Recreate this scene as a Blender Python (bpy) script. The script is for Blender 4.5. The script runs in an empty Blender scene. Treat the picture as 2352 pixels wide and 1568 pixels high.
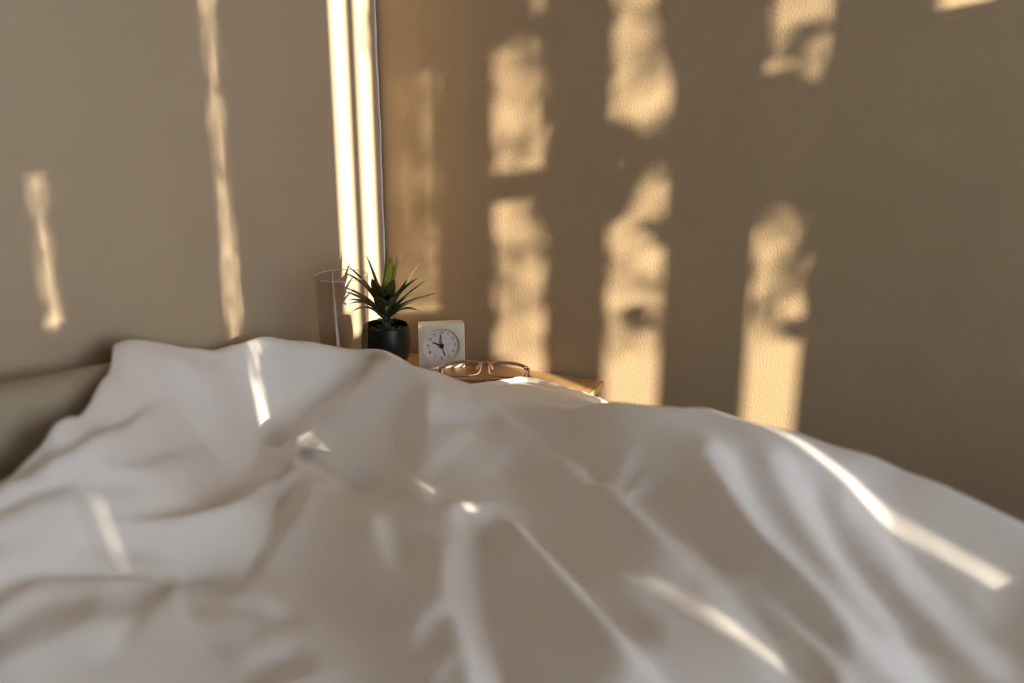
import bpy, bmesh, math, random
import numpy as np
from mathutils import Vector, Matrix, noise
random.seed(7)
scene = bpy.context.scene
COL = scene.collection

# ------------------------------------------------------------------ camera
# World frame: corner of the room at x=0, y=0; wall_left is x=0, wall_right is y=0,
# floor z=0, bedside table top at z=0.5.
PHI, TILT, FPX = math.radians(24.2), math.radians(17.5), 2300.0
TZ = 0.5
CAM = np.array([.828, -1.349, 1.007])
_fw = np.array([-math.sin(PHI), math.cos(PHI), 0.0])
_R = np.array([math.cos(PHI), math.sin(PHI), 0.0])
_F = _fw * math.cos(TILT) + np.array([0, 0, -math.sin(TILT)])
_U = _fw * math.sin(TILT) + np.array([0, 0, math.cos(TILT)])
cam_data = bpy.data.cameras.new('camera')
cam_data.sensor_width = 36.0
cam_data.lens = 36.0 * FPX / 2352.0
cam_data.clip_start = 0.02
cam_data.dof.use_dof = True
cam_data.dof.focus_distance = 1.52
cam_data.dof.aperture_fstop = 36.0 * FPX / 2352.0 / 11.5     # entrance pupil of 11.5 mm
cam = bpy.data.objects.new('camera', cam_data)
cam.location = CAM
cam.rotation_euler = (math.radians(90) - TILT, 0, PHI)
COL.objects.link(cam)
scene.camera = cam

# ------------------------------------------------------------------ world, sun, exposure
SUN_S, SUN_E = 0.52, 0.20            # sun travels along (-1, SUN_S, -SUN_E)
world = bpy.data.worlds.new('sky')
scene.world = world
world.use_nodes = True
wn = world.node_tree
bg = wn.nodes['Background']
bg.inputs['Color'].default_value = (0.78, 0.86, 1.0, 1)
bg.inputs['Strength'].default_value = 14.6

sun_data = bpy.data.lights.new('sun', 'SUN')
sun_data.energy = 23.0
sun_data.color = (1.0, 0.86, 0.65)
sun_data.angle = math.radians(0.36)
sun = bpy.data.objects.new('sun', sun_data)
sun.rotation_euler = Vector((-1, SUN_S, -SUN_E)).to_track_quat('-Z', 'Y').to_euler()
sun.location = (5, -3, 3)
COL.objects.link(sun)

scene.view_settings.view_transform = 'Standard'
scene.view_settings.look = 'None'
scene.view_settings.gamma = 1.0
scene.view_settings.use_curve_mapping = False
scene.view_settings.exposure = 0.0
scene.cycles.use_denoising = True
scene.cycles.max_bounces = 12
scene.cycles.diffuse_bounces = 7
scene.cycles.transparent_max_bounces = 24
scene.cycles.sample_clamp_indirect = 6.0
scene.cycles.caustics_reflective = False
scene.cycles.caustics_refractive = False

# ------------------------------------------------------------------ helpers
def ray(px, py):
    return _F + (px - 1176) / FPX * _R + (784 - py) / FPX * _U
def on_x(px, py, x):
    d = ray(px, py); return CAM + d * (x - CAM[0]) / d[0]
def on_y(px, py, y):
    d = ray(px, py); return CAM + d * (y - CAM[1]) / d[1]
def on_z(px, py, z):
    d = ray(px, py); return CAM + d * (TZ + z - CAM[2]) / d[2]
def on_f(px, py, f):
    d = ray(px, py); return CAM + d * f / (d @ _fw)

def mat(name):
    m = bpy.data.materials.new(name); m.use_nodes = True
    return m, m.node_tree, m.node_tree.nodes['Principled BSDF']
def simple(name, col, rough=.5, metal=0.0, spec=.5):
    m, t, b = mat(name)
    b.inputs['Base Color'].default_value = (*col, 1)
    b.inputs['Roughness'].default_value = rough
    b.inputs['Metallic'].default_value = metal
    b.inputs['Specular IOR Level'].default_value = spec
    return m
def nd(t, typ, **kw):
    n = t.nodes.new(typ)
    for k, v in kw.items():
        if hasattr(n, k): setattr(n, k, v)
        else: n.inputs[k].default_value = v
    return n
def grain(m, t, b, base, amount, scale, bump, bscale, dist=.002, stretch=(1, 1, 1)):
    """faint colour mottling plus fine relief"""
    tc = nd(t, 'ShaderNodeTexCoord')
    mp = nd(t, 'ShaderNodeMapping'); mp.inputs['Scale'].default_value = stretch
    t.links.new(tc.outputs['Object'], mp.inputs['Vector'])
    n1 = nd(t, 'ShaderNodeTexNoise', Scale=scale, Detail=3.0)
    t.links.new(mp.outputs[0], n1.inputs['Vector'])
    r = nd(t, 'ShaderNodeValToRGB')
    r.color_ramp.elements[0].position = .3; r.color_ramp.elements[1].position = .7
    r.color_ramp.elements[0].color = (*[c * (1 - amount) for c in base], 1)
    r.color_ramp.elements[1].color = (*[min(1, c * (1 + amount)) for c in base], 1)
    t.links.new(n1.outputs['Fac'], r.inputs['Fac'])
    t.links.new(r.outputs['Color'], b.inputs['Base Color'])
    if bump:
        n2 = nd(t, 'ShaderNodeTexNoise', Scale=bscale, Detail=3.0, Roughness=.55)
        t.links.new(mp.outputs[0], n2.inputs['Vector'])
        bp = nd(t, 'ShaderNodeBump', Strength=bump, Distance=dist)
        t.links.new(n2.outputs['Fac'], bp.inputs['Height'])
        t.links.new(bp.outputs['Normal'], b.inputs['Normal'])

# ------------------------------------------------------------------ materials
M = {}
m, t, b = mat('shaded_roughcast_paint'); b.inputs['Roughness'].default_value = .85
b.inputs['Specular IOR Level'].default_value = .2
grain(m, t, b, (.335, .245, .155), .03, 9, .24, 400, .0035, (1, 1, .62)); M['wall_rough'] = m  # same paint as the left wall, darkened to hold its weaker light
m, t, b = mat('smooth_wall_paint'); b.inputs['Roughness'].default_value = .8
b.inputs['Specular IOR Level'].default_value = .2
grain(m, t, b, (.46, .355, .25), .02, 5, .12, 120, .002); M['wall_smooth'] = m
m, t, b = mat('ceiling_paint'); b.inputs['Roughness'].default_value = .9
grain(m, t, b, (.76, .73, .68), .02, 5, .1, 120); M['ceiling'] = m
m, t, b = mat('dark_wall_paint'); b.inputs['Roughness'].default_value = .8
grain(m, t, b, (.17, .145, .12), .02, 5, .1, 120); M['wall_dark'] = m
m, t, b = mat('cotton_sheet'); b.inputs['Roughness'].default_value = .9
b.inputs['Specular IOR Level'].default_value = .15
b.inputs['Sheen Weight'].default_value = .15
grain(m, t, b, (.87, .825, .80), .012, 14, .15, 900, .0006); M['cotton'] = m
m, t, b = mat('shaded_pillow_cotton'); b.inputs['Roughness'].default_value = .9
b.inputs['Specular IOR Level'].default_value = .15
grain(m, t, b, (.42, .345, .25), .012, 14, .15, 900, .0006); M['pillow'] = m  # colour darkened to hold the shade the pillow stands in

def wood(name, dark, light, axis_scale, scale):
    m, t, b = mat(name); b.inputs['Roughness'].default_value = .42
    tc = nd(t, 'ShaderNodeTexCoord'); mp = nd(t, 'ShaderNodeMapping')
    mp.inputs['Scale'].default_value = axis_scale
    t.links.new(tc.outputs['Object'], mp.inputs['Vector'])
    n0 = nd(t, 'ShaderNodeTexNoise', Scale=scale, Detail=5.0, Roughness=.62, Distortion=.6)
    t.links.new(mp.outputs[0], n0.inputs['Vector'])
    w = nd(t, 'ShaderNodeTexWave', Scale=scale * .55, Distortion=7.0, Detail=3.0)
    w.bands_direction = 'X'
    t.links.new(mp.outputs[0], w.inputs['Vector'])
    mx = nd(t, 'ShaderNodeMix'); mx.data_type = 'FLOAT'; mx.inputs[0].default_value = .22
    t.links.new(n0.outputs['Fac'], mx.inputs[2]); t.links.new(w.outputs['Fac'], mx.inputs[3])
    r = nd(t, 'ShaderNodeValToRGB')
    r.color_ramp.elements[0].position = .25; r.color_ramp.elements[1].position = .75
    r.color_ramp.elements[0].color = (*dark, 1); r.color_ramp.elements[1].color = (*light, 1)
    t.links.new(mx.outputs[0], r.inputs['Fac'])
    t.links.new(r.outputs['Color'], b.inputs['Base Color'])
    bp = nd(t, 'ShaderNodeBump', Strength=.12, Distance=.0006)
    t.links.new(mx.outputs[0], bp.inputs['Height']); t.links.new(bp.outputs['Normal'], b.inputs['Normal'])
    return m
M['pine'] = wood('oiled_pine', (.37, .205, .085), (.54, .345, .165), (1, .06, 1), 110)
M['pine_leg'] = wood('oiled_pine_upright', (.37, .205, .085), (.52, .33, .155), (1, 1, .06), 110)
M['floor'] = wood('oak_floorboard', (.10, .055, .03), (.18, .11, .06), (1, .05, 1), 60)
M['bedwood'] = wood('bed_timber', (.30, .17, .08), (.50, .32, .16), (.06, 1, 1), 70)
M['clock'] = simple('ivory_plastic', (.74, .70, .61), .38)
M['dial'] = simple('dial_paper', (.78, .75, .74), .55)
M['ink'] = simple('black_print', (.02, .018, .016), .5)
M['hand'] = simple('dark_hand', (.022, .018, .018), .4)
M['blue_hand'] = simple('blue_hand', (.05, .045, .20), .4)
M['pot'] = simple('matt_black_ceramic', (.007, .007, .007), .38, 0, .30)
M['soil'] = simple('dark_pebble', (.014, .013, .011), .55)
M['alu'] = simple('brushed_metal', (.6, .6, .6), .3, 1.0)
M['frame_white'] = simple('white_window_paint', (.8, .8, .78), .4)
M['bark'] = simple('bark', (.12, .08, .05), .9)

def leaf_mat(name, base, tip):
    m, t, b = mat(name); b.inputs['Roughness'].default_value = .42
    at = nd(t, 'ShaderNodeAttribute'); at.attribute_name = 'along'
    r = nd(t, 'ShaderNodeValToRGB')
    r.color_ramp.elements[0].color = (*base, 1); r.color_ramp.elements[1].color = (*tip, 1)
    r.color_ramp.elements[0].position = .15
    t.links.new(at.outputs['Fac'], r.inputs['Fac']); t.links.new(r.outputs['Color'], b.inputs['Base Color'])
    b.inputs['Subsurface Weight'].default_value = 0
    return m
M['leaf_young_backlit'] = leaf_mat('backlit_young_leaf', (.46, .50, .08), (.26, .22, .05))  # young green, brightened to hold the light from behind the leaves
M['leaf_mid'] = leaf_mat('mid_succulent_leaf', (.075, .10, .028), (.12, .10, .04))
M['leaf_old'] = leaf_mat('old_succulent_leaf', (.045, .058, .022), (.07, .055, .026))

def clear_mat(name, tint, edge, gloss_rough=.02, ior=1.45):
    """thin clear material: see-through, darker where seen edge-on, fresnel reflection"""
    m = bpy.data.materials.new(name); m.use_nodes = True; t = m.node_tree
    t.nodes.remove(t.nodes['Principled BSDF'])
    lw = nd(t, 'ShaderNodeLayerWeight', Blend=.35)
    r = nd(t, 'ShaderNodeValToRGB')
    r.color_ramp.elements[0].color = (*tint, 1); r.color_ramp.elements[1].color = (*edge, 1)
    r.color_ramp.elements[0].position = .62
    t.links.new(lw.outputs['Facing'], r.inputs['Fac'])
    tr = nd(t, 'ShaderNodeBsdfTransparent'); t.links.new(r.outputs['Color'], tr.inputs['Color'])
    gl = nd(t, 'ShaderNodeBsdfGlossy', Roughness=gloss_rough)
    pw = nd(t, 'ShaderNodeMath'); pw.operation = 'POWER'; pw.inputs[1].default_value = 4.0
    lf = nd(t, 'ShaderNodeLayerWeight', Blend=.5)
    t.links.new(lf.outputs['Facing'], pw.inputs[0])
    fr = nd(t, 'ShaderNodeMath'); fr.operation = 'MULTIPLY_ADD'; fr.inputs[1].default_value = .55; fr.inputs[2].default_value = .035
    t.links.new(pw.outputs[0], fr.inputs[0])
    mx = nd(t, 'ShaderNodeMixShader')
    t.links.new(fr.outputs[0], mx.inputs[0]); t.links.new(tr.outputs[0], mx.inputs[1]); t.links.new(gl.outputs[0], mx.inputs[2])
    t.links.new(mx.outputs[0], t.nodes['Material Output'].inputs['Surface'])
    return m
M['glass'] = clear_mat('clear_drinking_glass', (.975, .97, .96), (.42, .40, .36))
M['lens'] = clear_mat('spectacle_lens', (.97, .96, .94), (.85, .8, .75))
M['pane'] = clear_mat('window_pane', (.97, .98, .97), (.9, .93, .92))
# tinted clear acetate of the spectacle frame
m = bpy.data.materials.new('rose_clear_acetate'); m.use_nodes = True; t = m.node_tree
b = t.nodes['Principled BSDF']
b.inputs['Base Color'].default_value = (.60, .35, .28, 1); b.inputs['Roughness'].default_value = .14
b.inputs['Transmission Weight'].default_value = .55; b.inputs['IOR'].default_value = 1.46
M['acetate'] = m
# blind fabric: lets soft daylight through
m = bpy.data.materials.new('blind_fabric'); m.use_nodes = True; t = m.node_tree
t.nodes.remove(t.nodes['Principled BSDF'])
df = nd(t, 'ShaderNodeBsdfDiffuse'); df.inputs['Color'].default_value = (.62, .62, .62, 1)
tl = nd(t, 'ShaderNodeBsdfTranslucent'); tl.inputs['Color'].default_value = (.70, .73, .77, 1)
mx = nd(t, 'ShaderNodeMixShader'); mx.inputs[0].default_value = .8
t.links.new(df.outputs[0], mx.inputs[1]); t.links.new(tl.outputs[0], mx.inputs[2])
t.links.new(mx.outputs[0], t.nodes['Material Output'].inputs['Surface'])
M['blind'] = m
M['tree_leaf'] = simple('tree_leaf', (.09, .16, .04), .6)

# ------------------------------------------------------------------ object helpers
def link_mesh(name, verts, faces, material, parent=None, smooth=True):
    me = bpy.data.meshes.new(name)
    me.from_pydata([tuple(v) for v in verts], [], faces); me.update()
    if smooth:
        me.polygons.foreach_set('use_smooth', [True] * len(me.polygons))
    o = bpy.data.objects.new(name, me)
    if material: me.materials.append(material)
    COL.objects.link(o)
    if parent: o.parent = parent
    return o
def from_bm(name, bm, material, parent=None, smooth=False, angle=None):
    bmesh.ops.recalc_face_normals(bm, faces=bm.faces[:])
    me = bpy.data.meshes.new(name); bm.to_mesh(me); bm.free()
    if smooth:
        me.polygons.foreach_set('use_smooth', [True] * len(me.polygons))
        if angle: me.set_sharp_from_angle(angle=angle)
    o = bpy.data.objects.new(name, me)
    if material: me.materials.append(material)
    COL.objects.link(o)
    if parent: o.parent = parent
    return o
def bm_box(lo, hi, bev=0.0, seg=2):
    bm = bmesh.new(); bmesh.ops.create_cube(bm, size=1)
    lo, hi = Vector(lo), Vector(hi)
    for v in bm.verts:
        v.co = Vector([lo[i] + (v.co[i] + .5) * (hi[i] - lo[i]) for i in range(3)])
    if bev: bmesh.ops.bevel(bm, geom=bm.edges[:], offset=bev, segments=seg, profile=.5, affect='EDGES')
    return bm
def box(name, lo, hi, material, parent=None, bev=0.0, seg=2):
    return from_bm(name, bm_box(lo, hi, bev, seg), material, parent, smooth=bev > 0, angle=math.radians(40))
def lathe(name, prof, material, parent=None, seg=64, angle=None):
    """prof: list of (r, z)"""
    vs, fs = [], []
    n = len(prof)
    for i in range(seg):
        a = 2 * math.pi * i / seg
        for r, z in prof: vs.append((r * math.cos(a), r * math.sin(a), z))
    for i in range(seg):
        j = (i + 1) % seg
        for k in range(n - 1):
            fs.append((i * n + k, j * n + k, j * n + k + 1, i * n + k + 1))
    bm = bmesh.new()
    bv = [bm.verts.new(v) for v in vs]
    for f in fs: bm.faces.new([bv[q] for q in f])
    bmesh.ops.remove_doubles(bm, verts=bm.verts[:], dist=1e-6)
    return from_bm(name, bm, material, parent, smooth=True, angle=angle)
def catmull(pts, n):
    pts = [Vector(p) for p in pts]
    out = []
    P = [pts[0] * 2 - pts[1]] + pts + [pts[-1] * 2 - pts[-2]]
    for i in range(1, len(P) - 2):
        for k in range(n):
            u = k / n
            a, b_, c, d = P[i - 1], P[i], P[i + 1], P[i + 2]
            out.append(.5 * ((2 * b_) + (c - a) * u + (2 * a - 5 * b_ + 4 * c - d) * u * u + (3 * b_ - a - 3 * c + d) * u ** 3))
    out.append(pts[-1]); return out
def tube(name, pts, rad, material, parent=None, seg=10, closed=False, flat=1.0, up=Vector((0, 0, 1))):
    """rad: number or list; section flattened along 'up' by flat"""
    pts = [Vector(p) for p in pts]; n = len(pts)
    rads = rad if hasattr(rad, '__len__') else [rad] * n
    vs, fs = [], []
    for i, p in enumerate(pts):
        if closed: d = pts[(i + 1) % n] - pts[i - 1]
        else: d = pts[min(i + 1, n - 1)] - pts[max(i - 1, 0)]
        d.normalize()
        s = d.cross(up)
        if s.length < 1e-4: s = d.cross(Vector((1, 0, 0)))
        s.normalize(); u = s.cross(d).normalized()
        for k in range(seg):
            a = 2 * math.pi * k / seg
            vs.append(p + s * rads[i] * math.cos(a) + u * rads[i] * flat * math.sin(a))
    m_ = n if closed else n - 1
    for i in range(m_):
        j = (i + 1) % n
        for k in range(seg):
            l = (k + 1) % seg
            fs.append((i * seg + k, i * seg + l, j * seg + l, j * seg + k))
    if not closed:
        fs.append(tuple(range(seg))[::-1]); fs.append(tuple((n - 1) * seg + k for k in range(seg)))
    return link_mesh(name, vs, fs, material, parent)
def thing(name, label, cat, loc=(0, 0, 0), rz=0.0, group=None):
    o = bpy.data.objects.new(name, None); COL.objects.link(o)
    o.empty_display_size = .05
    o.location = loc; o.rotation_euler = (0, 0, rz)
    o['label'] = label; o['category'] = cat
    if group: o['group'] = group
    return o
def tag(o, label, cat, group=None):
    o['label'] = label; o['category'] = cat
    if group: o['group'] = group
    return o
def structure(o, label=None):
    o['kind'] = 'structure'
    if label: o['label'] = label
    return o

# ------------------------------------------------------------------ room
LX, BY, HZ = 2.45, -3.1, 2.6
structure(box('floor', (-.1, BY - .1, -.1), (LX + .1, .1, 0), M['floor']), 'brown timber floor under the bed')
structure(box('ceiling', (-.1, BY - .1, HZ), (LX + .1, .1, HZ + .1), M['ceiling']), 'white ceiling')
wl = structure(box('wall_left', (-.1, BY, 0), (0, .1, HZ), M['wall_smooth']), 'smooth beige wall behind the pillow, crossed by narrow sun stripes')
wr = structure(box('wall_right', (0, 0, 0), (LX, .1, HZ), M['wall_rough']), 'rough plastered beige wall, its shade put into the colour, with blotchy sun bands')
structure(box('wall_back', (-.1, BY - .1, 0), (LX + .1, BY, HZ), M['wall_dark']), 'plain dark wall behind the camera')
lip = [(.0006 + .0005 * math.sin(z * 31) + .0004 * math.sin(z * 83), -.0045 + .0008 * math.sin(z * 17), z) for z in np.linspace(.02, HZ - .02, 260)]
structure(tube('trim_1', lip, .0017, M['ceiling'], None, 6, False, 1.0, Vector((0, 1, 0))), 'thin uneven bead of pale paint down the corner of the room')
# window wall with two openings: (y0, y1, z0, z1)
W1 = (-2.65, -.75, .62, 1.8)
bmw = bmesh.new()
def add_block(bm, lo, hi):
    g = bmesh.ops.create_cube(bm, size=1)
    lo, hi = Vector(lo), Vector(hi)
    for v in g['verts']: v.co = Vector([lo[i] + (v.co[i] + .5) * (hi[i] - lo[i]) for i in range(3)])
for y0, y1, z0, z1 in [(BY, W1[0], 0, HZ), (W1[1], .1, 0, HZ), (W1[0], W1[1], 0, W1[2]), (W1[0], W1[1], W1[3], HZ)]:
    add_block(bmw, (LX, y0, z0), (LX + .1, y1, z1))
structure(from_bm('wall_window', bmw, M['wall_dark']), 'wall with the window at the foot of the bed')
win = thing('window_1', 'white framed window behind the vertical blind', 'window', (LX, W1[0], W1[2])); win['kind'] = 'structure'
w_, h_ = W1[1] - W1[0], W1[3] - W1[2]
for lo, hi in [((.03, 0, 0), (.07, w_, .04)), ((.03, 0, h_ - .04), (.07, w_, h_)), ((.03, 0, .04), (.07, .04, h_ - .04)), ((.03, w_ - .04, .04), (.07, w_, h_ - .04))]:
    box('window_frame', lo, hi, M['frame_white'], win, .003)
box('pane', (.049, .04, .04), (.052, w_ - .04, h_ - .04), M['pane'], win)

# vertical blind: vanes with open gaps where the sun slips through
blind = thing('vertical_blind', 'pale vertical blind with open gaps in front of the window', 'blind', (LX - .06, W1[0], .60))
box('head_rail', (-.03, -.05, 1.24), (.03, w_ + .1, 1.28), M['alu'], blind, .004)
DX = LX - .06
# open gaps: distance along the wall, width, and (optionally) the height below which an added blocker closes the gap
slits = [(-.728, .0012), (-.700, .0016), (-.645, .020), (-.374, .030), (-.104, .040), (-.042, .036), (.024, .056), (.122, .042), (.2155, .042), (.321, .036), (.42, .03)]
edges = [W1[0] - .03]
for y0, w in slits:
    yc = y0 - SUN_S * DX
    edges += [yc - w / 2, yc + w / 2]
edges.append(W1[1] + .03)
# unseen blockers added to trim the sun stripes: wall distance from, to, height from, to
short = [(-.74, -.69, 1.075, 1.84), (-.74, -.69, .62, 1.028), (-.66, -.63, .62, 1.19), (-.66, -.63, 1.345, 1.84), (-.3828, -.355, .62, 1.088),
         (-.1202, -.08, .62, 1.02), (-.13, -.1065, 1.02, 1.07), (-.1065, -.08, 1.019, 1.03), (-.065, -.02, .62, 1.03), (-.008, .056, .9515, 1.035), (-.008, .008, 1.034, 1.84), (.40, .44, .62, 1.349)]
vane_segs = []
for i in range(0, len(edges), 2):
    a, c = edges[i], edges[i + 1]
    n = max(1, math.ceil((c - a) / .125)); st = (c - a) / n
    for k in range(n):
        y0 = a + k * st; y1 = y0 + st
        vane_segs.append((y0 - (.006 if k else 0), y1 + (.006 if k < n - 1 else 0), .004 * (k % 2)))
for y0, y1, dx in vane_segs:
    box('vane_or_blocker', (dx - .0006, y0 - W1[0], .02), (dx + .0006, y1 - W1[0], 1.24), M['blind'], blind)
for a, c, z0, z1 in short:
    box('vane_or_blocker', (.006, a - SUN_S * DX - W1[0], z0 - .6), (.0072, c - SUN_S * DX - W1[0], z1 - .6), M['blind'], blind)

# ------------------------------------------------------------------ bed
bed = thing('bed', 'timber bed frame under the mattress along the left wall', 'bed', (1.04, -1.2, 0))
for sx in (-1, 1):
    for sy in (-1, 1):
        box('leg', (sx * .96 - .03, sy * .74 - .03, 0), (sx * .96 + .03, sy * .74 + .03, .2), M['bedwood'], bed, .004)
box('side_rail', (-1.0, .75, .2), (1.0, .78, .30), M['bedwood'], bed, .004)
box('side_rail', (-1.0, -.78, .2), (1.0, -.75, .30), M['bedwood'], bed, .004)
box('end_rail', (.97, -.75, .2), (1.0, .75, .30), M['bedwood'], bed, .004)
box('end_rail', (-1.0, -.75, .2), (-.97, .75, .30), M['bedwood'], bed, .004)
for k in range(8):
    box('slat', (-.92 + k * .245, -.75, .28), (-.80 + k * .245, .75, .30), M['bedwood'], bed, .002)
mat_o = box('mattress', (.04, -1.95, .302), (2.02, -.47, .445), M['cotton'], None, .05, 5)
tag(mat_o, 'pale mattress lying on the bed frame below the duvet', 'mattress')

# ---- duvet: height field over the plan, control points in space
ctrl, CREST = [], []
def cx(px, py, x): p = on_x(px, py, x); ctrl.append((p[0], p[1], p[2] - TZ))
def cz(px, py, z): p = on_z(px, py, z); ctrl.append((p[0], p[1], z))
def cf(px, py, f): p = on_f(px, py, f); ctrl.append((p[0], p[1], p[2] - TZ))
def cp(x, y, z): ctrl.append((x, y, z))
def plane_pt(px, py, y0):
    d = ray(px, py); tt = (y0 - SUN_S * CAM[0] - CAM[1]) / (d[1] + SUN_S * d[0]); q = CAM + tt * d
    return q
# crest, from the head end along the bed edge to the foot
for px, py, x in [(292, 777, .05), (345, 781, .045), (400, 792, .045), (470, 801, .045), (540, 798, .045), (600, 780, .055), (650, 787, .075), (700, 797, .10), (780, 801, .135), (850, 798, .17)]: cx(px, py, x); CREST.append(ctrl[-1][:2])
for px, py, f in [(905, 815, 1.19), (1000, 851, 1.14), (1060, 880, 1.10), (1150, 908, 1.06), (1300, 937, 1.00), (1400, 932, .955), (1480, 931, .93), (1560, 938, .915)]: cf(px, py, f); CREST.append(ctrl[-1][:2])
for px, py in [(1640, 950), (1730, 976), (1840, 1001), (2000, 1056), (2130, 1111), (2230, 1156), (2330, 1206), (2450, 1262)]:
    p = plane_pt(px, py, -.085); cp(p[0], p[1], p[2] - TZ); CREST.append(ctrl[-1][:2])
    cp(p[0] + .005, p[1] + .05, p[2] - TZ - .06); cp(p[0] + .01, p[1] + .10, p[2] - TZ - .20)
for px, py, x in [(292, 777, .05), (345, 781, .045), (400, 792, .045), (470, 801, .045), (540, 798, .045), (600, 780, .055)]:
    p = on_x(px, py, x); cp(p[0] - .040, p[1] + .008, p[2] - TZ - .03)
for px, py, x in [(650, 787, .075), (700, 797, .10), (780, 801, .135), (850, 798, .17)]:
    p = on_x(px, py, x); cp(p[0] - .045, p[1] + .035, p[2] - TZ - .035); cp(p[0] - .05, p[1] + .09, p[2] - TZ - .10)
# heights known from the sun stripes that cross the duvet
for px, py in [(615, 975), (640, 1020)]:
    p = plane_pt(px, py, -.38); cp(p[0] + .01, p[1], p[2] - TZ + .012)
for px, py in [(690, 1035), (750, 1070), (830, 1115), (1075, 1180), (1130, 1215), (1210, 1240), (1430, 1330), (1550, 1390), (1700, 1450)]:
    p = plane_pt(px, py, -.38); cp(p[0], p[1], p[2] - TZ)
for px, py in [(1700, 975), (1800, 1012), (1900, 1070), (2000, 1140), (2100, 1195), (2200, 1250), (2352, 1330)]:
    p = plane_pt(px, py, -.115); cp(p[0], p[1], p[2] - TZ)
# head-end edge towards the pillow
for px, py, x in [(215, 850, .085), (130, 932, .115), (60, 985, .135), (0, 1080, .155), (-120, 1260, .2), (-250, 1440, .26)]: cx(px, py, x)
# body
for px, py, x in [(300, 900, .10), (250, 1010, .16), (120, 1120, .19), (430, 930, .095), (420, 1080, .185), (520, 1130, .225)]: cx(px, py, x)
for px, py, z in [(100, 1300, .135), (0, 1568, .125), (300, 1250, .11), 
                  (300, 1500, .115), (600, 1568, .105), (600, 1300, .07), (760, 900, .075), (900, 950, .085), (950, 1080, .065), (760, 1250, .075), (900, 1400, .095), (1176, 1568, .115),
                  (1250, 1050, .095), (1450, 1120, .115), (1650, 1200, .12), (1900, 1350, .115), (2200, 1480, .11), (2000, 1568, .12), (1500, 1568, .122), (1250, 1400, .108)]: cz(px, py, z)
# out of frame
for x, y, z in [(2.0, -.55, .08), (2.0, -1.2, .08), (2.0, -1.8, .08), (1.5, -.6, .10), (1.5, -1.2, .10), (1.5, -1.8, .1), (.8, -1.5, .10), (.3, -1.5, .12), (.3, -1.85, .1), (.9, -1.85, .08), (.6, -1.2, .115), (1.1, -1.1, .11)]: cp(x, y, z)
# beyond the crest: fall towards the table and into the gap beside it
for px, py, f, drop in [(905, 815, 1.19, .06), (1000, 851, 1.14, .06), (1060, 880, 1.10, .05), (1400, 932, .955, .09), (1480, 931, .93, .1)]:
    p = on_f(px, py, f); cp(p[0] - .02, p[1] + .075, p[2] - TZ - drop)
HEM = [on_z(*a) for a in [(1020, 900, .015), (1060, 894, .015), (1105, 887, .0155), (1150, 882, .016), (1198, 872, .0175), (1250, 882, .022), (1300, 897, .028), (1345, 912, .034), (1394, 930, .041)]]
HEM = [np.array((p[0], p[1], p[2])) for p in HEM]
for p in HEM: cp(p[0], p[1], p[2] - TZ)
for px, py, f in [(1300, 915, 1.15), (1300, 925, 1.08), (1200, 888, 1.26), (1200, 904, 1.14), (1105, 896, 1.25), (1100, 900, 1.15), (1350, 926, 1.07)]: cf(px, py, f)
ctrl = np.array(ctrl)
def kern(r2): return -np.sqrt(r2 + .03 ** 2)
def rbf_fit(P, lam=4e-4):
    n = len(P); d2 = ((P[:, None, :2] - P[None, :, :2]) ** 2).sum(2)
    K = kern(d2) - lam * np.eye(n)
    Q = np.c_[np.ones(n), P[:, :2]]
    A = np.block([[K, Q], [Q.T, np.zeros((3, 3))]])
    return np.linalg.solve(A, np.r_[P[:, 2], 0, 0, 0])
W = rbf_fit(ctrl)
def base_h(X, Y):
    X = np.asarray(X, float); Y = np.asarray(Y, float)
    out = W[-3] + W[-2] * X + W[-1] * Y
    for (x, y, z), w in zip(ctrl, W):
        out = out + w * kern((X - x) ** 2 + (Y - y) ** 2)
    return out
STEP = .004
gx = np.arange(.012, 2.12, STEP); gy = np.arange(-2.02, -.07, STEP)
GX, GY = np.meshgrid(gx, gy, indexing='ij')
H = base_h(GX, GY)
H = np.clip(H, -.25, .24)
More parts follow.
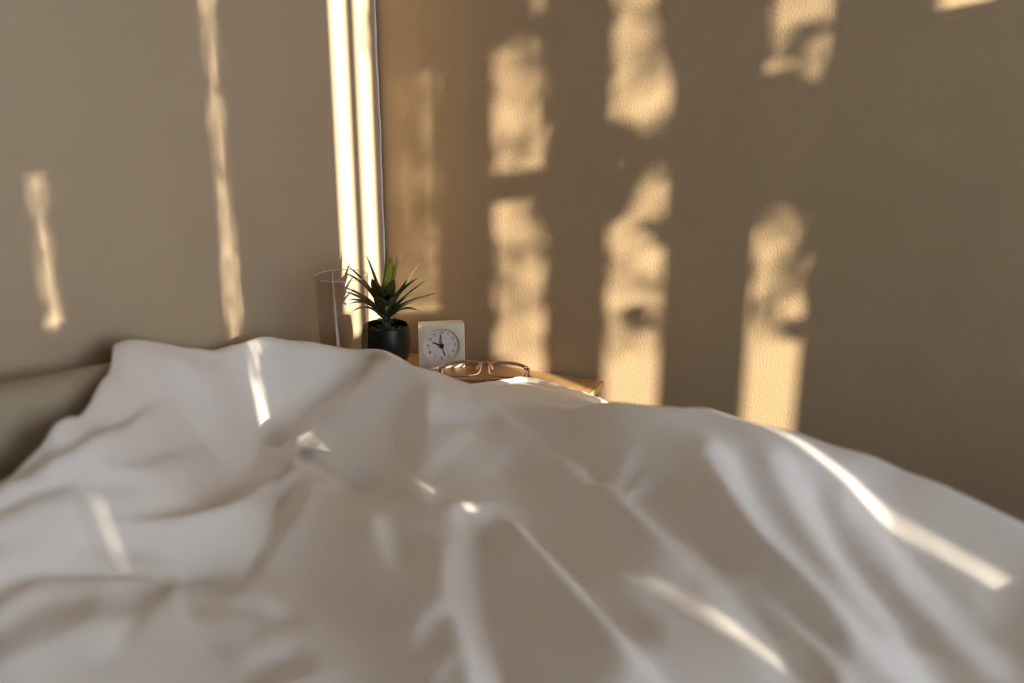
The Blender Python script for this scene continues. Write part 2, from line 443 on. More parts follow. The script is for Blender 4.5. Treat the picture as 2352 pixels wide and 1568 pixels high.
# Fold relief. Each stroke is a slope: it runs along a line given by where the fold is seen, has a half-width
# per point and a steepness (+ faces the window, - faces away from it). The slopes are integrated to heights.
FOLD_GAIN = .90
FOLDS = [
    # broad swells
    (.55, [(350, 1000), (560, 900), (620, 850)], 150), (.45, [(300, 1150), (520, 1090)], 90), (.55, [(660, 830), (760, 840), (690, 920)], 60), (.15, [(760, 960), (850, 940)], 100),
    (-.5, [(1250, 1000), (1450, 1200)], 120), (-.5, [(850, 1300), (1000, 1450)], 160), (-.55, [(1250, 1350), (1350, 1500)], 90), (-.7, [(1600, 1150), (1750, 1330), (1900, 1470)], 60),
    (.2, [(1900, 1150), (2200, 1350)], 130), (.2, [(1900, 1020), (2200, 1160)], 40), (-.1, [(300, 1450), (400, 1460)], 180), (-.4, [(1200, 930), (1330, 1010)], 50), (.35, [(760, 950), (840, 930)], 60),
    # left swell
    (-1.3, [(850, 815), (780, 870), (700, 950), (650, 1010), (620, 1080), (590, 1120), (520, 1160), (420, 1185), (280, 1205), (140, 1235), (0, 1280), (-90, 1310)], [36, 40, 42, 44, 42, 36, 28, 22, 19, 21, 26, 28]),
    (.9, [(800, 825), (700, 885), (625, 965)], 24), (.5, [(0, 1245), (250, 1178), (480, 1145)], 18), (.6, [(-60, 1330), (200, 1240), (450, 1220), (600, 1190)], 30), (.75, [(420, 1270), (560, 1230), (640, 1160)], 50),
    (-1.1, [(405, 895), (330, 930), (280, 965), (180, 1015), (90, 1065), (0, 1110), (-80, 1150)], [8, 18, 24, 28, 34, 40, 44]),
    (-.4, [(290, 790), (240, 860), (180, 910), (110, 970), (40, 1060)], 26), (-.55, [(440, 815), (360, 828), (290, 868)], 26), (.75, [(420, 850), (330, 880), (250, 930)], 28), (.5, [(200, 950), (140, 1000)], 26), (-.4, [(215, 900), (205, 980)], 10),
    (.75, [(330, 990), (220, 1040), (100, 1110), (0, 1160)], 24), (-.6, [(560, 975), (470, 1010), (400, 1035), (320, 1062), (240, 1066)], [14, 22, 22, 16, 10]), (.6, [(330, 1040), (270, 1052)], 10), (.6, [(180, 1100), (260, 1090), (330, 1098), (360, 1120)], 11),
    (-.95, [(-60, 1205), (0, 1178), (60, 1152), (110, 1135), (160, 1128)], 15), (-.3, [(230, 1135), (300, 1130)], 14), (.85, [(0, 1158), (80, 1122), (160, 1095)], 10),
    (-.95, [(690, 1130), (660, 1190), (620, 1260), (578, 1330)], [22, 30, 26, 14]), (.6, [(610, 1200), (555, 1290)], 26),
    (-.95, [(-60, 1430), (0, 1390), (30, 1365), (80, 1342), (160, 1335), (300, 1338), (420, 1345), (560, 1350)], [22, 20, 18, 16, 13, 12, 13, 14]), (.5, [(0, 1340), (80, 1310), (300, 1310), (420, 1320)], 16), (.5, [(250, 1357), (360, 1354)], 9),
    (-.8, [(-40, 1510), (90, 1450), (200, 1410), (215, 1390)], [38, 34, 24, 10]), (-.5, [(120, 1400), (100, 1460)], 16), (-.6, [(380, 1370), (330, 1400), (270, 1430)], 14), (-.6, [(340, 1415), (280, 1480), (230, 1540)], 10), (.5, [(300, 1430), (240, 1510)], 14),
    (.5, [(410, 1380), (430, 1430), (490, 1480)], 16), (-.5, [(450, 1410), (560, 1420), (600, 1440)], 14), (.65, [(550, 1390), (620, 1405), (645, 1420)], 18), (-.4, [(690, 1440), (600, 1470)], 14), (.4, [(640, 1500), (580, 1530)], 20), (-.6, [(710, 1540), (600, 1570)], 20),
    # middle
    (-.95, [(965, 900), (955, 940), (948, 1000), (945, 1060)], [12, 26, 30, 16]), (.75, [(1010, 935), (1060, 950), (1100, 965)], 26), (-.5, [(1010, 980), (1110, 987)], 8), (.5, [(1080, 1000), (1040, 1040), (980, 1090)], 14), (.3, [(1140, 1075), (1165, 1055)], 14),
    (.85, [(690, 1035), (770, 1080), (850, 1115), (900, 1118)], 17), (-.5, [(700, 1075), (770, 1112)], 22), (.9, [(735, 1138), (790, 1130)], 10), (-.4, [(750, 1162), (900, 1152)], 10),
    (-.65, [(880, 1130), (930, 1150), (1000, 1170), (1080, 1163)], [20, 24, 20, 11]), (-.6, [(922, 1108), (900, 1150)], 14), (.5, [(950, 1125), (1000, 1140)], 10), (1.0, [(1060, 1182), (1100, 1202), (1135, 1226)], 21),
    (.55, [(1090, 1235), (1065, 1300), (1080, 1400), (1100, 1500), (1120, 1580)], [40, 44, 40, 36, 36]), (-.7, [(1165, 1225), (1172, 1300), (1190, 1450), (1225, 1580)], 40),
    (-.4, [(1260, 1210), (1350, 1320), (1480, 1440)], 42), (.75, [(1100, 1176), (1160, 1187), (1220, 1237), (1290, 1312), (1370, 1392), (1450, 1482), (1530, 1570)], 13),
    (.5, [(1120, 905), (1200, 990), (1300, 1060), (1400, 1130), (1500, 1210)], 11), (.35, [(1500, 1210), (1620, 1300), (1700, 1352)], 14), (-.65, [(1770, 1400), (1840, 1480), (1910, 1575)], 30), (.45, [(1700, 1340), (1800, 1410), (1911, 1500), (1960, 1560)], 11), (.3, [(1650, 1370), (1800, 1560)], 30),
    (.5, [(1430, 1330), (1550, 1390), (1700, 1450)], 15), (.7, [(1425, 1112), (1452, 1083)], 12), (-.6, [(1440, 1127), (1482, 1105)], 8), (.85, [(1450, 1152), (1500, 1120)], 16), (.4, [(1440, 1062), (1480, 1056)], 8), (-.4, [(1400, 1040), (1380, 1110)], 20),
    (.5, [(1100, 1360), (1020, 1400), (955, 1475)], 14), (.3, [(1010, 1560), (1050, 1510)], 10), (.3, [(875, 1210), (900, 1285)], 20),
    # right
    (.95, [(1640, 1040), (1670, 1080), (1710, 1160), (1760, 1230), (1830, 1290), (1920, 1370), (2030, 1470), (2130, 1570)], [22, 24, 22, 22, 20, 22, 26, 30]), (-.4, [(1740, 1060), (1780, 1150), (1840, 1230), (1930, 1310), (2040, 1420)], 16),
    (.7, [(1790, 1060), (1830, 1120), (1870, 1200), (1920, 1270), (1990, 1350), (2080, 1440)], 24), (-.35, [(1900, 1150), (1950, 1250), (2030, 1340), (2130, 1440), (2230, 1550)], 22),
    (.55, [(1960, 1150), (2020, 1200), (2070, 1270), (2100, 1330), (2200, 1420), (2310, 1520)], 26), (-.3, [(2060, 1200), (2130, 1290), (2230, 1380)], 18),
    (.04, [(2120, 1215), (2250, 1285), (2440, 1385)], 48),
]
RS, RX0, RY0, RW, RH = 4.0, -160, 740, 690, 240
rx, ry = np.meshgrid(RX0 + RS * np.arange(RW), RY0 + RS * np.arange(RH), indexing='ij')
slope = np.zeros((RW, RH))
for val, pts, rad in FOLDS:
    rads = rad if isinstance(rad, list) else [rad] * len(pts)
    cv = catmull([(p[0], p[1], r) for p, r in zip(pts, rads)], 5)
    wgt = np.zeros_like(slope)
    rm = max(rads) * 1.6
    xs, ys = [v.x for v in cv], [v.y for v in cv]
    i0, i1 = int(max(0, (min(xs) - rm - RX0) / RS)), int(min(RW, (max(xs) + rm - RX0) / RS + 2))
    j0, j1 = int(max(0, (min(ys) - rm - RY0) / RS)), int(min(RH, (max(ys) + rm - RY0) / RS + 2))
    X, Y = rx[i0:i1, j0:j1], ry[i0:i1, j0:j1]
    for a, b_ in zip(cv, cv[1:]):
        dx, dy = b_.x - a.x, b_.y - a.y
        u = np.clip(((X - a.x) * dx + (Y - a.y) * dy) / (dx * dx + dy * dy + 1e-9), 0, 1)
        dd = np.hypot(X - a.x - u * dx, Y - a.y - u * dy) / (a.z + u * (b_.z - a.z))
        t_ = np.clip((1.45 - dd) / .9, 0, 1)
        wgt[i0:i1, j0:j1] = np.maximum(wgt[i0:i1, j0:j1], t_ * t_ * (3 - 2 * t_))
    slope = slope * (1 - wgt) + val * wgt
# carry the slopes onto the plan grid and integrate them along the direction towards the window
# (least squares in the frequency domain); repeated so that each fold stays where it is seen
LDX, LDY, pad = .87, -.49, 128
kx = 2 * np.pi * np.fft.fftfreq(GX.shape[0] + 2 * pad, STEP)[:, None]; ky = 2 * np.pi * np.fft.fftfreq(GX.shape[1] + 2 * pad, STEP)[None]
kl = kx * LDX + ky * LDY; km = -kx * LDY + ky * LDX
cr = np.array(CREST); cr = cr[np.argsort(cr[:, 0])]
behind = np.interp(GX, cr[:, 0], cr[:, 1]) - GY
ease = np.clip(behind / .04, 0, 1); ease = .12 + .88 * ease * ease * (3 - 2 * ease)          # relief dies out at the crest
H0 = H
for it in range(4):
    P = np.stack([GX, GY, H + TZ], 2) - CAM
    zc = np.maximum(P @ _F, .05)
    ppx = 1176 + FPX * (P @ _R) / zc; ppy = 784 - FPX * (P @ _U) / zc
    ii = (ppx - RX0) / RS; jj = (ppy - RY0) / RS
    ok = (ii > 0) & (ii < RW - 2) & (jj > 0) & (jj < RH - 2) & ((P @ _fw) > .3) & (behind > -.015)
    ii = np.clip(ii, 0, RW - 2.001); jj = np.clip(jj, 0, RH - 2.001)
    i_, j_ = ii.astype(int), jj.astype(int); a, c = ii - i_, jj - j_
    sl = (slope[i_, j_] * (1 - a) * (1 - c) + slope[i_ + 1, j_] * a * (1 - c) + slope[i_, j_ + 1] * (1 - a) * c + slope[i_ + 1, j_ + 1] * a * c) * ok
    FH = (-1j * kl) * np.fft.fft2(np.pad(-FOLD_GAIN * sl, pad)) / (kl ** 2 + (1 / .13) ** 2 + (.22 * km) ** 2)
    Hn = H0 + np.real(np.fft.ifft2(FH))[pad:-pad, pad:-pad] * ease
    H = Hn if it == 0 else .5 * H + .5 * Hn
# small irregular rumples
nz = np.zeros(H.shape)
rng = np.random.RandomState(3)
for k in range(26):
    th = rng.uniform(0, math.pi); fr = rng.uniform(18, 60); ph = rng.uniform(0, 6.28)
    nz += np.sin((GX * math.cos(th) + GY * math.sin(th)) * fr + ph + 1.2 * np.sin((GX * math.sin(th) - GY * math.cos(th)) * fr * .35 + ph * 2)) / fr
H += nz * .004
# keep the cover above table and mattress
on_table = (GX > -.1) & (GX < .40) & (GY > -.345)
H = np.where(on_table, np.maximum(H, .013), H)
H = np.where((GY < -.44) & (GX > .0), np.maximum(H, .02), H)
def blur(a, it):
    for _ in range(it):
        p = np.pad(a, 1, mode='edge')
        a = (p[1:-1, 1:-1] * 4 + (p[:-2, 1:-1] + p[2:, 1:-1] + p[1:-1, :-2] + p[1:-1, 2:]) * 2 + p[:-2, :-2] + p[2:, 2:] + p[:-2, 2:] + p[2:, :-2]) / 16
    return a
H = blur(H, 1)
# the free edge that lies over the table stays flat and straight
hx = [p[0] for p in HEM]; hy = [p[1] for p in HEM]; hz = [p[2] - TZ for p in HEM]
de = np.interp(GX, hx, hy) - GY
we = np.clip(1 - de / .05, 0, 1) * np.clip((GX - hx[0] + .01) / .03, 0, 1) * np.clip((hx[-1] + .03 - GX) / .03, 0, 1)
we = we * we * (3 - 2 * we)
H = H * (1 - we) + np.interp(GX, hx, hz) * we
H = np.where(on_table, np.maximum(H, .0145), H)
# outline of the cover in plan: far edge along the bed side, head edge towards the pillow
hx = [p[0] for p in HEM]; hy = [p[1] for p in HEM]
nu, nv = 540, 500
xn = np.linspace(.012, 2.1, nu); vv = np.linspace(0, 1, nv)
far = np.interp(xn, [0, .06, .10, .145, .175] + hx + [.52, .60, 2.2], [-.34, -.345, -.338, -.325, -.29] + hy + [-.30, -.36, -.36])
for _ in range(6): far[1:-1] = (far[:-2] + 2 * far[1:-1] + far[2:]) / 4
VY = -2.0 + (far[:, None] + 2.0) * vv[None, :]
head = np.interp(VY, [-2.1, -1.0, -.86, -.75, -.66, -.61, -.5, -.2], [.31, .21, .16, .135, .082, .04, .012, .012])
VX = xn[:, None] + (head - .012) * np.clip(1 - (xn[:, None] - .012) / 1.2, 0, 1)
def sample(X, Y):
    a = np.clip((X - gx[0]) / STEP, 0, len(gx) - 1.001); c = np.clip((Y - gy[0]) / STEP, 0, len(gy) - 1.001)
    i, j = a.astype(int), c.astype(int); a, c = a - i, c - j
    return H[i, j] * (1 - a) * (1 - c) + H[i + 1, j] * a * (1 - c) + H[i, j + 1] * (1 - a) * c + H[i + 1, j + 1] * a * c
VZ = sample(VX, VY)
verts = np.stack([VX, VY, VZ + TZ], 2).reshape(-1, 3)
I, J = np.meshgrid(np.arange(nu - 1), np.arange(nv - 1), indexing='ij'); I, J = I.ravel(), J.ravel()
faces = np.c_[I * nv + J, (I + 1) * nv + J, (I + 1) * nv + J + 1, I * nv + J + 1]
me = bpy.data.meshes.new('duvet'); me.from_pydata(verts.tolist(), [], faces.tolist()); me.update()
me.polygons.foreach_set('use_smooth', [True] * len(me.polygons)); me.materials.append(M['cotton'])
duvet = bpy.data.objects.new('duvet', me); COL.objects.link(duvet)
sm = duvet.modifiers.new('thickness', 'SOLIDIFY'); sm.thickness = .012; sm.offset = -1
hem_pts = []
for p in catmull(HEM, 5):
    i = min(max(int(round((p.x - gx[0]) / STEP)), 0), len(gx) - 1); j = min(max(int(round((p.y - .006 - gy[0]) / STEP)), 0), len(gy) - 1)
    hem_pts.append(Vector((p.x, p.y - .002, H[i, j] + TZ + .0005)))
for _ in range(3):
    hem_pts = [hem_pts[0]] + [(a + b_ * 2 + c) / 4 for a, b_, c in zip(hem_pts, hem_pts[1:], hem_pts[2:])] + [hem_pts[-1]]
tube('hem', hem_pts, [.0058 + .0006 * math.sin(k * 1.7) + .0004 * math.sin(k * .6) for k in range(len(hem_pts))], M['cotton'], duvet, 12)
tag(duvet, 'rumpled white duvet spread over the bed, with soft folds and sun streaks', 'duvet')

# ---- pillow leaning on the wall at the head end
def pillow_mesh():
    n, vs, fs = 40, [], []
    for side in (1, -1):
        for i in range(n + 1):
            for j in range(n + 1):
                u, v = i / n * 2 - 1, j / n * 2 - 1
                su = math.copysign(abs(u) ** .9, u); sv = math.copysign(abs(v) ** .9, v)
                edge = max(0.0, (1 - u ** 4)) ** .45 * max(0.0, (1 - v ** 4)) ** .45
                pin = 1 - .06 * (1 - v * v) * (u * u) - 0.0
                pin2 = 1 - .06 * (1 - u * u) * (v * v)
                th = .042 * edge * (1 + .06 * math.sin(3 * u + 2 * v))
                vs.append((side * th, su * .31 * pin, sv * .115 * pin2))
    N = (n + 1) ** 2
    for s in range(2):
        for i in range(n):
            for j in range(n):
                a = s * N + i * (n + 1) + j
                q = (a, a + n + 1, a + n + 2, a + 1)
                fs.append(q if s == 0 else q[::-1])
    bm = bmesh.new(); bv = [bm.verts.new(v) for v in vs]
    for f in fs: bm.faces.new([bv[q] for q in f])
    bmesh.ops.remove_doubles(bm, verts=bm.verts[:], dist=1e-5)
    return bm
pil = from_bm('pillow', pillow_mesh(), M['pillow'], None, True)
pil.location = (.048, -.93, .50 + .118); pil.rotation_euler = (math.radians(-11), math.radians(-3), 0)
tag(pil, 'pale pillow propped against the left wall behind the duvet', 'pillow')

# ------------------------------------------------------------------ bedside table
TW, TD = .375, .33
tab = thing('bedside_table', 'small pine bedside table in the corner behind the bed', 'table', (0, 0, 0))
box('tabletop', (.004, -TD, TZ - .011), (TW, -.004, TZ), M['pine'], tab, .0012)
for x0 in (.02, TW - .037):
    for y0 in (-TD + .012, -.036):
        box('leg', (x0, y0, 0), (x0 + .026, y0 + .026, TZ - .011), M['pine_leg'], tab, .002)
box('shelf', (.02, -TD + .012, .16), (TW - .011, -.012, .175), M['pine'], tab, .001)
box('apron', (.046, -.03, TZ - .06), (TW - .037, -.016, TZ - .011), M['pine'], tab, .001)

# ------------------------------------------------------------------ alarm clock
cpos = on_z(1016, 846, 0)
CW = .0715
ck = thing('alarm_clock', 'small square white alarm clock with a round numbered dial', 'clock', (cpos[0], cpos[1], TZ), PHI + math.radians(9.2))
def clock_body():
    n, half, r0, r1, dp = 64, CW / 2, .0282, .0248, .0060
    cxz = (0, half)
    bm = bmesh.new()
    def ring(fn, y): return [bm.verts.new((fn(2 * math.pi * k / n)[0], y, fn(2 * math.pi * k / n)[1] + half)) for k in range(n)]
    def circ(r): return lambda a: (r * math.sin(a), r * math.cos(a))
    def sq(h, c):
        def f(a):
            s, co = math.sin(a), math.cos(a); p = 80.0
            q = (abs(s) ** p + abs(co) ** p) ** (-1 / p)
            return (s * q * h, co * q * h)
        return f
    # squares get extra points at the corners through the superellipse
    rings = [ring(circ(r1), dp), ring(circ(r0 - .0004), .0006), ring(circ(r0 + .0003), 0.0), ring(sq(half - .0012, 0), 0.0), ring(sq(half - .0003, 0), .0005), ring(sq(half, 0), .0014), ring(sq(half - .0016, 0), .0255), ring(sq(half - .003, 0), .027)]
    for a, b_ in zip(rings, rings[1:]):
        for k in range(n):
            l = (k + 1) % n
            bm.faces.new((a[k], a[l], b_[l], b_[k]))
    bm.faces.new(rings[-1]); 
    return bm
cb = from_bm('case', clock_body(), M['clock'], ck, True, math.radians(30))
cb.location = (0, 0, .0)
dial_bm = bmesh.new(); bmesh.ops.create_circle(dial_bm, cap_ends=True, radius=.0249, segments=64, matrix=Matrix.Translation((0, .0059, CW / 2)) @ Matrix.Rotation(math.radians(90), 4, 'X'))
from_bm('dial', dial_bm, M['dial'], ck)
for k in range(12):
    h = 12 if k == 0 else k
    cu = bpy.data.curves.new('numeral', 'FONT'); cu.body = str(h); cu.size = .0065; cu.align_x = 'CENTER'; cu.align_y = 'CENTER'; cu.extrude = .00006
    tmp = bpy.data.objects.new('numeral_source', cu)
    COL.objects.link(tmp)
    bpy.context.view_layer.update()
    mesh = bpy.data.meshes.new_from_object(tmp.evaluated_get(bpy.context.evaluated_depsgraph_get()))
    bpy.data.objects.remove(tmp); bpy.data.curves.remove(cu)
    mesh.name = 'numeral'; mesh.materials.clear(); mesh.materials.append(M['ink'])
    o = bpy.data.objects.new('numeral', mesh); COL.objects.link(o); o.parent = ck
    a = 2 * math.pi * k / 12; R_ = .0208
    o.location = (R_ * math.sin(a), .0057, CW / 2 + R_ * math.cos(a)); o.rotation_euler = (math.radians(90), 0, 0)
def clock_hand(name, ang, length, w, y, material, back=.0):
    a = math.radians(ang); d = Vector((math.sin(a), 0, math.cos(a))); s = Vector((math.cos(a), 0, -math.sin(a)))
    o = Vector((0, y, CW / 2)); bm = bmesh.new()
    P = [o - d * back - s * w / 2, o - d * back + s * w / 2, o + d * length + s * w * .42, o + d * (length + w * .3), o + d * length - s * w * .42]
    f1 = [bm.verts.new(p) for p in P]; f2 = [bm.verts.new(p + Vector((0, .0004, 0))) for p in P]
    bm.faces.new(f1); bm.faces.new(f2[::-1])
    for k in range(5): bm.faces.new((f1[k], f1[(k + 1) % 5], f2[(k + 1) % 5], f2[k]))
    return from_bm(name, bm, material, ck)
clock_hand('hour_hand', -65, .0148, .0017, .0030, M['hand'])
clock_hand('minute_hand', -5, .0178, .0017, .0022, M['hand'])
h_ = clock_hand('alarm_hand', 162.5, .0172, .0012, .0042, M['blue_hand']); h_['label'] = 'blue hand pointing towards five'
hub_bm = bmesh.new(); bmesh.ops.create_cone(hub_bm, cap_ends=True, segments=24, radius1=.0037, radius2=.0034, depth=.0044, matrix=Matrix.Translation((0, .0037, CW / 2)) @ Matrix.Rotation(math.radians(90), 4, 'X'))
from_bm('hub', hub_bm, M['hand'], ck, True, math.radians(40))

# ------------------------------------------------------------------ potted plant
PX, PY = .1236, -.2076
pl = thing('potted_plant', 'spiky green succulent in a round black pot', 'plant', (PX, PY, TZ))
pr = [(.0215, 0), (.0225, .0015), (.0220, .004), (.0180, .012), (.0165, .026), (.0178, .038), (.0225, .049), (.0276, .0605), (.0325, .0715), (.0350, .083), (.0346, .094), (.0328, .104), (.0312, .1105), (.0304, .1122), (.0294, .1112)]
pr = [(v.x, v.z) for v in catmull([(r, 0, z) for r, z in pr], 4)]
lathe('pot', [(0, 0)] + pr + [(.0300, .108), (.0302, .100)], M['pot'], pl)
soil = bmesh.new()
bmesh.ops.create_circle(soil, cap_ends=True, radius=.0305, segments=32, matrix=Matrix.Translation((0, 0, .1015)))
random.seed(4)
for k in range(90):
    r = .0275 * math.sqrt(random.random()); a = random.uniform(0, 6.283); s = random.uniform(.0018, .0034)
    bmesh.ops.create_icosphere(soil, subdivisions=1, radius=s, matrix=Matrix.Translation((r * math.cos(a), r * math.sin(a), .1025 + random.uniform(0, .002))) @ Matrix.Diagonal((1, random.uniform(.7, 1.2), .7, 1)))
so = from_bm('soil', soil, M['soil'], pl, False); so['kind'] = 'stuff'
tube('stem', [(0, 0, .10), (.0004, 0, .112), (0, .0005, .127), (0, 0, .140)], [.0058, .0066, .0062, .004], M['leaf_old'], pl, 12)
F0 = float((np.array([PX, PY, 0]) - np.array([CAM[0], CAM[1], 0])) @ _fw)
def leaf(px, py, df, width, matname, base_z, sag=0.0, bulge=.012, base_out=.004):
    """tip seen at px,py, df metres nearer (-) or farther (+) than the stem"""
    tip = Vector(on_f(px, py, F0 + df)) - Vector((PX, PY, TZ))
    hor = Vector((tip.x, tip.y, 0)); hd = hor.normalized() if hor.length > 1e-5 else Vector((1, 0, 0))
    base = Vector((0, 0, base_z * .95 + .043)) + hd * base_out
    mid = base.lerp(tip, .5) + Vector((0, 0, 1)) * sag + hd * (-.0)
    pts = catmull([base, base.lerp(mid, .55) + Vector((0, 0, sag * .25)), mid, mid.lerp(tip, .55) + Vector((0, 0, sag * .2)), tip], 4)
    n = len(pts); vs, fs, al = [], [], []
    for i, p in enumerate(pts):
        u = i / (n - 1)
        w = width * .88 * (min(1, .62 + u * 1.6) if u < .25 else 1) * max(0, 1 - ((u - .22) / .78) ** 2.1 if u > .22 else 1)
        d = (pts[min(i + 1, n - 1)] - pts[max(i - 1, 0)]).normalized()
        s = d.cross(Vector((0, 0, 1)))
        if s.length < .15: s = d.cross(Vector((_F[0], _F[1], 0)))
        s.normalize(); up = s.cross(d).normalized()
        th = .0011 * (1 - u) + .0002
        for k, (a, hgt) in enumerate([(-1, .24), (-.5, .07), (0, 0), (.5, .07), (1, .24)]):
            vs.append(p + s * w * a + up * (w * hgt)); al.append(u)
        vs.append(p - up * th); al.append(u)
    for i in range(n - 1):
        A, B_ = i * 6, (i + 1) * 6
        for k in range(4): fs.append((A + k, A + k + 1, B_ + k + 1, B_ + k))
        fs.append((A + 4, A + 5, B_ + 5, B_ + 4)); fs.append((A + 5, A, B_, B_ + 5))
    o = link_mesh('leaf', vs, fs, M[matname], pl)
    at = o.data.attributes.new('along', 'FLOAT', 'POINT'); at.data.foreach_set('value', al)
    return o
for a in [
    # inner young leaves
    (840, 583, -.010, .0105, 'leaf_young_backlit', .100, .004), (889.5, 574, .003, .0065, 'leaf_young_backlit', .104, .002), (899.5, 589, -.016, .0120, 'leaf_young_backlit', .100, .001),
    (921.5, 583, -.002, .0110, 'leaf_young_backlit', .102, .003), (916, 573, .005, .0070, 'leaf_young_backlit', .102, .002), (844, 594, -.002, .0070, 'leaf_young_backlit', .100, .004),
    # middle whorl
    (966, 602, -.006, .0085, 'leaf_mid', .097, .001), (953, 627, -.002, .0080, 'leaf_mid', .095, .001), (988, 636, -.010, .0085, 'leaf_mid', .092, .002), (992, 643, -.020, .0090, 'leaf_mid', .091, .003),
    (794, 609, -.006, .0080, 'leaf_mid', .096, .008), (788, 626, -.008, .0085, 'leaf_mid', .095, .010), (777, 655, -.012, .0085, 'leaf_mid', .092, .005), (783, 667, -.008, .0085, 'leaf_mid', .091, .004),
    # front and lower dark leaves
    (854, 639, -.045, .0120, 'leaf_old', .093, .003), (963, 637, -.032, .0105, 'leaf_old', .094, .006), (1010, 672, -.020, .0090, 'leaf_old', .088, .004), (980, 681, -.034, .0085, 'leaf_old', .087, .006),
    (962, 714, -.024, .0075, 'leaf_old', .083, .008), (799, 689, -.020, .0080, 'leaf_old', .089, .007), (800, 698, -.008, .0075, 'leaf_old', .087, .009), (808, 716, -.016, .0065, 'leaf_old', .084, .010),
    (862, 681, -.052, .0110, 'leaf_old', .088, .005), (922, 668, -.050, .0100, 'leaf_old', .089, .006), (905, 640, -.040, .0100, 'leaf_mid', .095, .004),
    # short stubs at the neck
    (868, 735, -.014, .0045, 'leaf_old', .080, .002, .01), (912, 733, -.012, .0045, 'leaf_old', .080, .002, .01), (880, 745, -.020, .0045, 'leaf_old', .079, .001, .01), (903, 743, -.020, .0045, 'leaf_old', .079, .001, .01), (910, 722, -.012, .0045, 'leaf_old', .085, .002, .01), (868, 724, -.010, .0045, 'leaf_old', .084, .002, .01),
]: leaf(*a)

# ------------------------------------------------------------------ drinking glass
g = thing('drinking_glass', 'tall empty clear drinking glass in front of the plant', 'glass', (.1045, -.2815, TZ))
gh = .1965
lathe('vessel', [(0, 0), (.0268, 0), (.0288, .0015), (.0294, .006), (.0347, gh - .001), (.0343, gh), (.0337, gh - .0008), (.0282, .010), (.0268, .0085), (0, .008)], M['glass'], g, 96, math.radians(50))
tube('rim', [(.0342 * math.cos(k / 64 * 6.28319), .0342 * math.sin(k / 64 * 6.28319), gh) for k in range(64)], .0005, simple('polished_rim', (.62, .58, .52), .08, 0, .9), g, 8, True)

# ------------------------------------------------------------------ spectacles
pL = Vector(on_z(1019, 849, .010)); pR = Vector(on_z(1210, 843, .017))
pC = Vector(on_z(1113, 874, .0025))
ex = (pR - pL); WID = ex.length
org = (pL + pR) / 2
sp = thing('spectacles', 'folded rose-tinted clear spectacles lying on the pine bedside table', 'glasses', (org.x, org.y, TZ))
ex = Vector((ex.x, ex.y, 0)).normalized(); ey = Vector((-ex.y, ex.x, 0))           # ey points away from the viewer
tiltv = math.radians(19)
dn = -ey * math.cos(tiltv) - Vector((0, 0, 1)) * math.sin(tiltv)                      # down the lens
top_z = .0215
def fp(x, y): return ex * x + dn * y + Vector((0, 0, top_z)) + ey * (.010 - 1.6 * x * x)
nrm = ex.cross(dn).normalized()
def rim_pts(sx, n=40):
    out = []
    for k in range(n):
        a = 2 * math.pi * k / n
        ca, sa = math.cos(a), math.sin(a)
        p = 3.6
        q = (abs(ca) ** p + abs(sa) ** p) ** (-1 / p)
        x = .0282 * ca * q * (1 + .06 * (-sa)); y = .0170 * sa * q
        out.append(fp(sx * .0345 + x, .0188 + y))
    return out
for sx in (-1, 1):
    rp = rim_pts(sx)
    tube('rim', rp, .0013, M['acetate'], sp, 8, True, 1.25, nrm)
    c = sum(rp, Vector()) / len(rp)
    link_mesh('lens', [c + nrm * .0018] + rp, [(0, k + 1, (k + 1) % len(rp) + 1) for k in range(len(rp))], M['lens'], sp)
    # nose pad
    tube('nose_pad', [fp(sx * .0085, .010), fp(sx * .0100, .0145) - nrm * 0 + Vector((0, 0, .001)), fp(sx * .0125, .019)], [.0016, .0026, .0014], M['acetate'], sp, 8)
    tube('end_piece', [fp(sx * .059, .012), fp(sx * .0645, .0115), fp(sx * .0665, .0130) - ey * .004], [.0022, .0026, .0024], M['acetate'], sp, 8)
tube('bridge', catmull([fp(-.0085, .0105), fp(-.0045, .0065) + Vector((0, 0, .0015)), fp(0, .0052) + Vector((0, 0, .0022)), fp(.0045, .0065) + Vector((0, 0, .0015)), fp(.0085, .0105)], 4), .0021, M['acetate'], sp, 8)
for sx in (-1, 1):
    tube('brow_bar', catmull([fp(sx * .0075, .0065), fp(sx * .016, .0022), fp(sx * .034, .0010), fp(sx * .052, .0040), fp(sx * .064, .0105)], 5), .0024, M['acetate'], sp, 8, False, 1.2)
# folded arms
hR, hL = fp(.0665, .0130) - ey * .004, fp(-.0665, .0130) - ey * .004
zt = Vector((0, 0, 1))
def flatz(v, z): return Vector((v.x, v.y, z))
r0 = flatz(ex * .0665 - ey * .022, .0060); r1 = flatz(-ex * .030 - ey * .030, .0050); r2 = flatz(-ex * .055 - ey * .026, .0045)
tube('temple_arm', catmull([hR, hR.lerp(r0, .55) - ey * .002, r0, flatz(ex * .02 - ey * .0285, .0060), r1, r2], 6), .0016, M['acetate'], sp, 8, False, 1.3)
l0 = flatz(-ex * .0655 - ey * .014, .0030)
tube('temple_arm', catmull([hL, l0, flatz(-ex * .045 - ey * .0225, .0030), flatz(ex * .01 - ey * .0245, .0028), flatz(ex * .055 - ey * .0215, .0028)], 6), .0016, M['acetate'], sp, 8, False, 1.3)

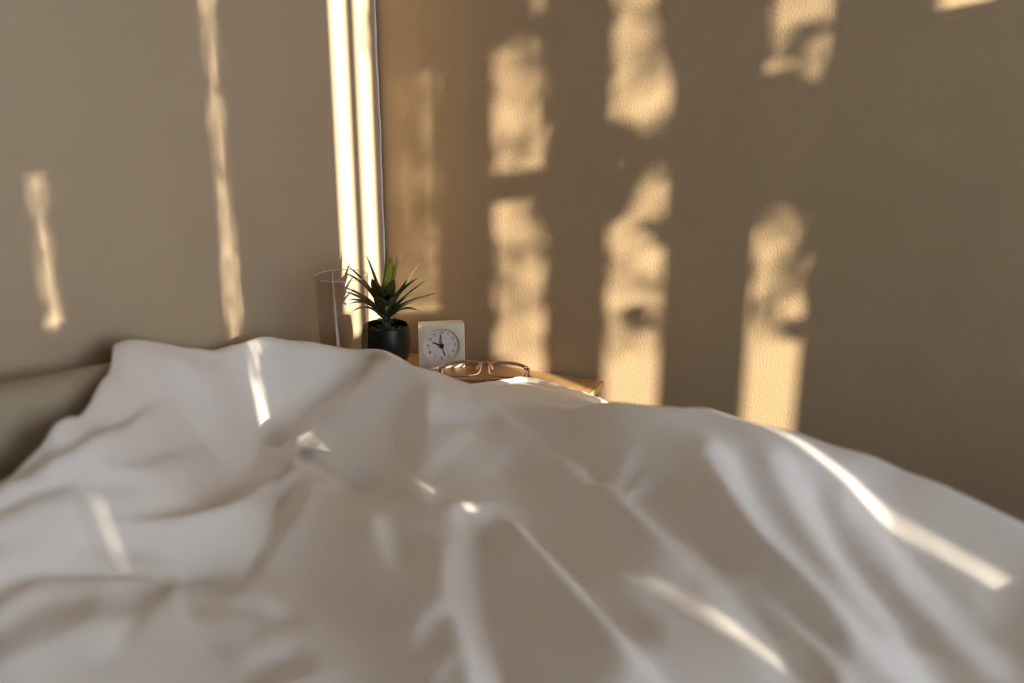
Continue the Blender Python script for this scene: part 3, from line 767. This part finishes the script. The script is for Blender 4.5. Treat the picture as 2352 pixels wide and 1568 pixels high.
# ------------------------------------------------------------------ tree outside: its leaves break up the sun bands
tr = thing('garden_tree', 'leafy tree outside the window', 'tree', (3.4, -2.9, -.6))
tube('trunk', catmull([(0, 0, 0), (.03, .02, .7), (-.02, .05, 1.4), (.03, .1, 2.2), (.0, .15, 3.0)], 4), [.07] * 5 + [.055] * 6 + [.04] * 6, M['bark'], tr, 10)
random.seed(11)
leaf_me = None
def tree_leaf(p, size, ang, tilt):
    global leaf_me
    if leaf_me is None:
        vs = [(0, 0, 0)]; n = 8
        ring = [(.0, -.5, 0), (.22, -.25, .03), (.3, 0, .05), (.22, .27, .03), (0, .55, -.03), (-.22, .27, .03), (-.3, 0, .05), (-.22, -.25, .03)]
        o = link_mesh('leaf', vs + ring, [(0, k + 1, (k + 1) % n + 1) for k in range(n)], M['tree_leaf'], tr)
        leaf_me = o.data
    else:
        o = bpy.data.objects.new('leaf', leaf_me); COL.objects.link(o); o.parent = tr
    o.location = Vector(p) - Vector(tr.location)
    o.rotation_euler = (math.radians(90) + tilt, ang, math.radians(62) + random.uniform(-.3, .3))
    o.scale = (size[0] / .6, size[1] / 1.05, size[1])
def sun_point(q, X):
    """where the sun ray that would reach q passes the plane x = X"""
    k = X - q[0]
    return (X, q[1] - SUN_S * k, q[2] + SUN_E * k)
# places (photo pixels on the wall) that the foliage keeps dark: px, py, leaf size, spread, count
dark_right = [
    (1172, 25, 95, 130, 0), (1178, 60, 60, 70, 40), (1243, 70, 40, 70, 20), (1234, 240, 13, 190, 6), (1165, 425, 75, 75, 50), (1225, 430, 70, 70, -40), (1265, 430, 30, 200, 0), (1263, 560, 24, 150, 0), (1145, 852, 40, 60, 0), 
    (1533, 10, 55, 80, 0), (1540, 80, 30, 120, 0), (1423, 310, 46, 130, -15), (1537, 330, 50, 150, 15), (1480, 350, 120, 34, 10), (1423, 425, 60, 120, 0), (1530, 535, 55, 55, 30), (1498, 520, 36, 34, 0), (1455, 727, 50, 46, 30), (1482, 748, 32, 30, 0), (1533, 740, 30, 50, 0),
    (1830, 95, 36, 70, 30), (1838, 140, 20, 60, 0), (1790, 205, 90, 60, 20), (1865, 215, 90, 60, -20), (1785, 265, 110, 70, 0), (1790, 325, 90, 60, 30), (1880, 330, 70, 130, 0), (1885, 420, 70, 130, 0), (1765, 415, 90, 80, -20), (1840, 445, 110, 60, 20), (1830, 300, 60, 40, 0), (1740, 480, 30, 90, 0), (1816, 600, 12, 230, 4), (1845, 757, 60, 46, 20), (1812, 765, 24, 30, 0), (1870, 620, 24, 150, 0),
    (955, 70, 130, 150, 0), (965, 130, 110, 70, 20), 
]
for px, py, w, h, rot in dark_right:
    for k in range(2):
        q = on_y(px + random.uniform(-.12, .12) * w, py + random.uniform(-.15, .15) * h, 0)
        tree_leaf(sun_point(q, random.uniform(3.3, 3.7)), (w * 1.6 * .00067 * .47, h * 1.25 * .00067), math.radians(rot) + random.uniform(-.25, .25), random.uniform(-.15, .15))
# a second tree, added out of view farther off: its fine leaves only dim some of the stripes
tr2 = thing('dimming_tree', 'fine leaved unseen tree added to dim the sun stripes', 'tree', (7.6, -3.2, -.6))
tube('trunk', catmull([(0, 0, 0), (.02, .05, 1.2), (-.03, .1, 2.4), (.0, .12, 3.6)], 5), [.06 - .0025 * k for k in range(16)], M['bark'], tr2, 10)
tr = tr2
def spray(n, y0, dy, lo, hi, big=1.0, X=(6.8, 8.2), lean=1.2, wide=1.0):
    for k in range(n):
        q = (0, y0 + dy * (((k * .618) % 1) * 2 - 1) + random.uniform(-.25, .25) * dy, lo + (hi - lo) * (k + random.random()) / n)
        tree_leaf(sun_point(q, random.uniform(*X)), (random.uniform(.012, .020) * big * wide, random.uniform(.03, .05) * big), random.uniform(-lean, lean), random.uniform(-.3, .3))
spray(70, -.374, .030, .58, 1.15, 1.22)
spray(15, -.374, .030, .42, .60, 1.0)
spray(80, .026, .034, .56, 1.18, 1.5)
spray(16, -.645, .022, .70, .88, 1.15)
for y0 in (.122, .2155, .321):
    spray(25, y0, .026, .46, 1.12, 1.6, (4.6, 6.0), .55, .6)
tree_leaf(sun_point(on_x(842, 40, 0), 4.0), (.012, .04), .3, 0)
tree_leaf(sun_point(on_x(836, 95, 0), 4.0), (.008, .06), -.2, 0)
# ground outside
gr = box('ground_outside', (LX + .12, -8, -.7), (14, 6, -.6), simple('pale_paving', (.45, .43, .40), .9)); gr['kind'] = 'structure'
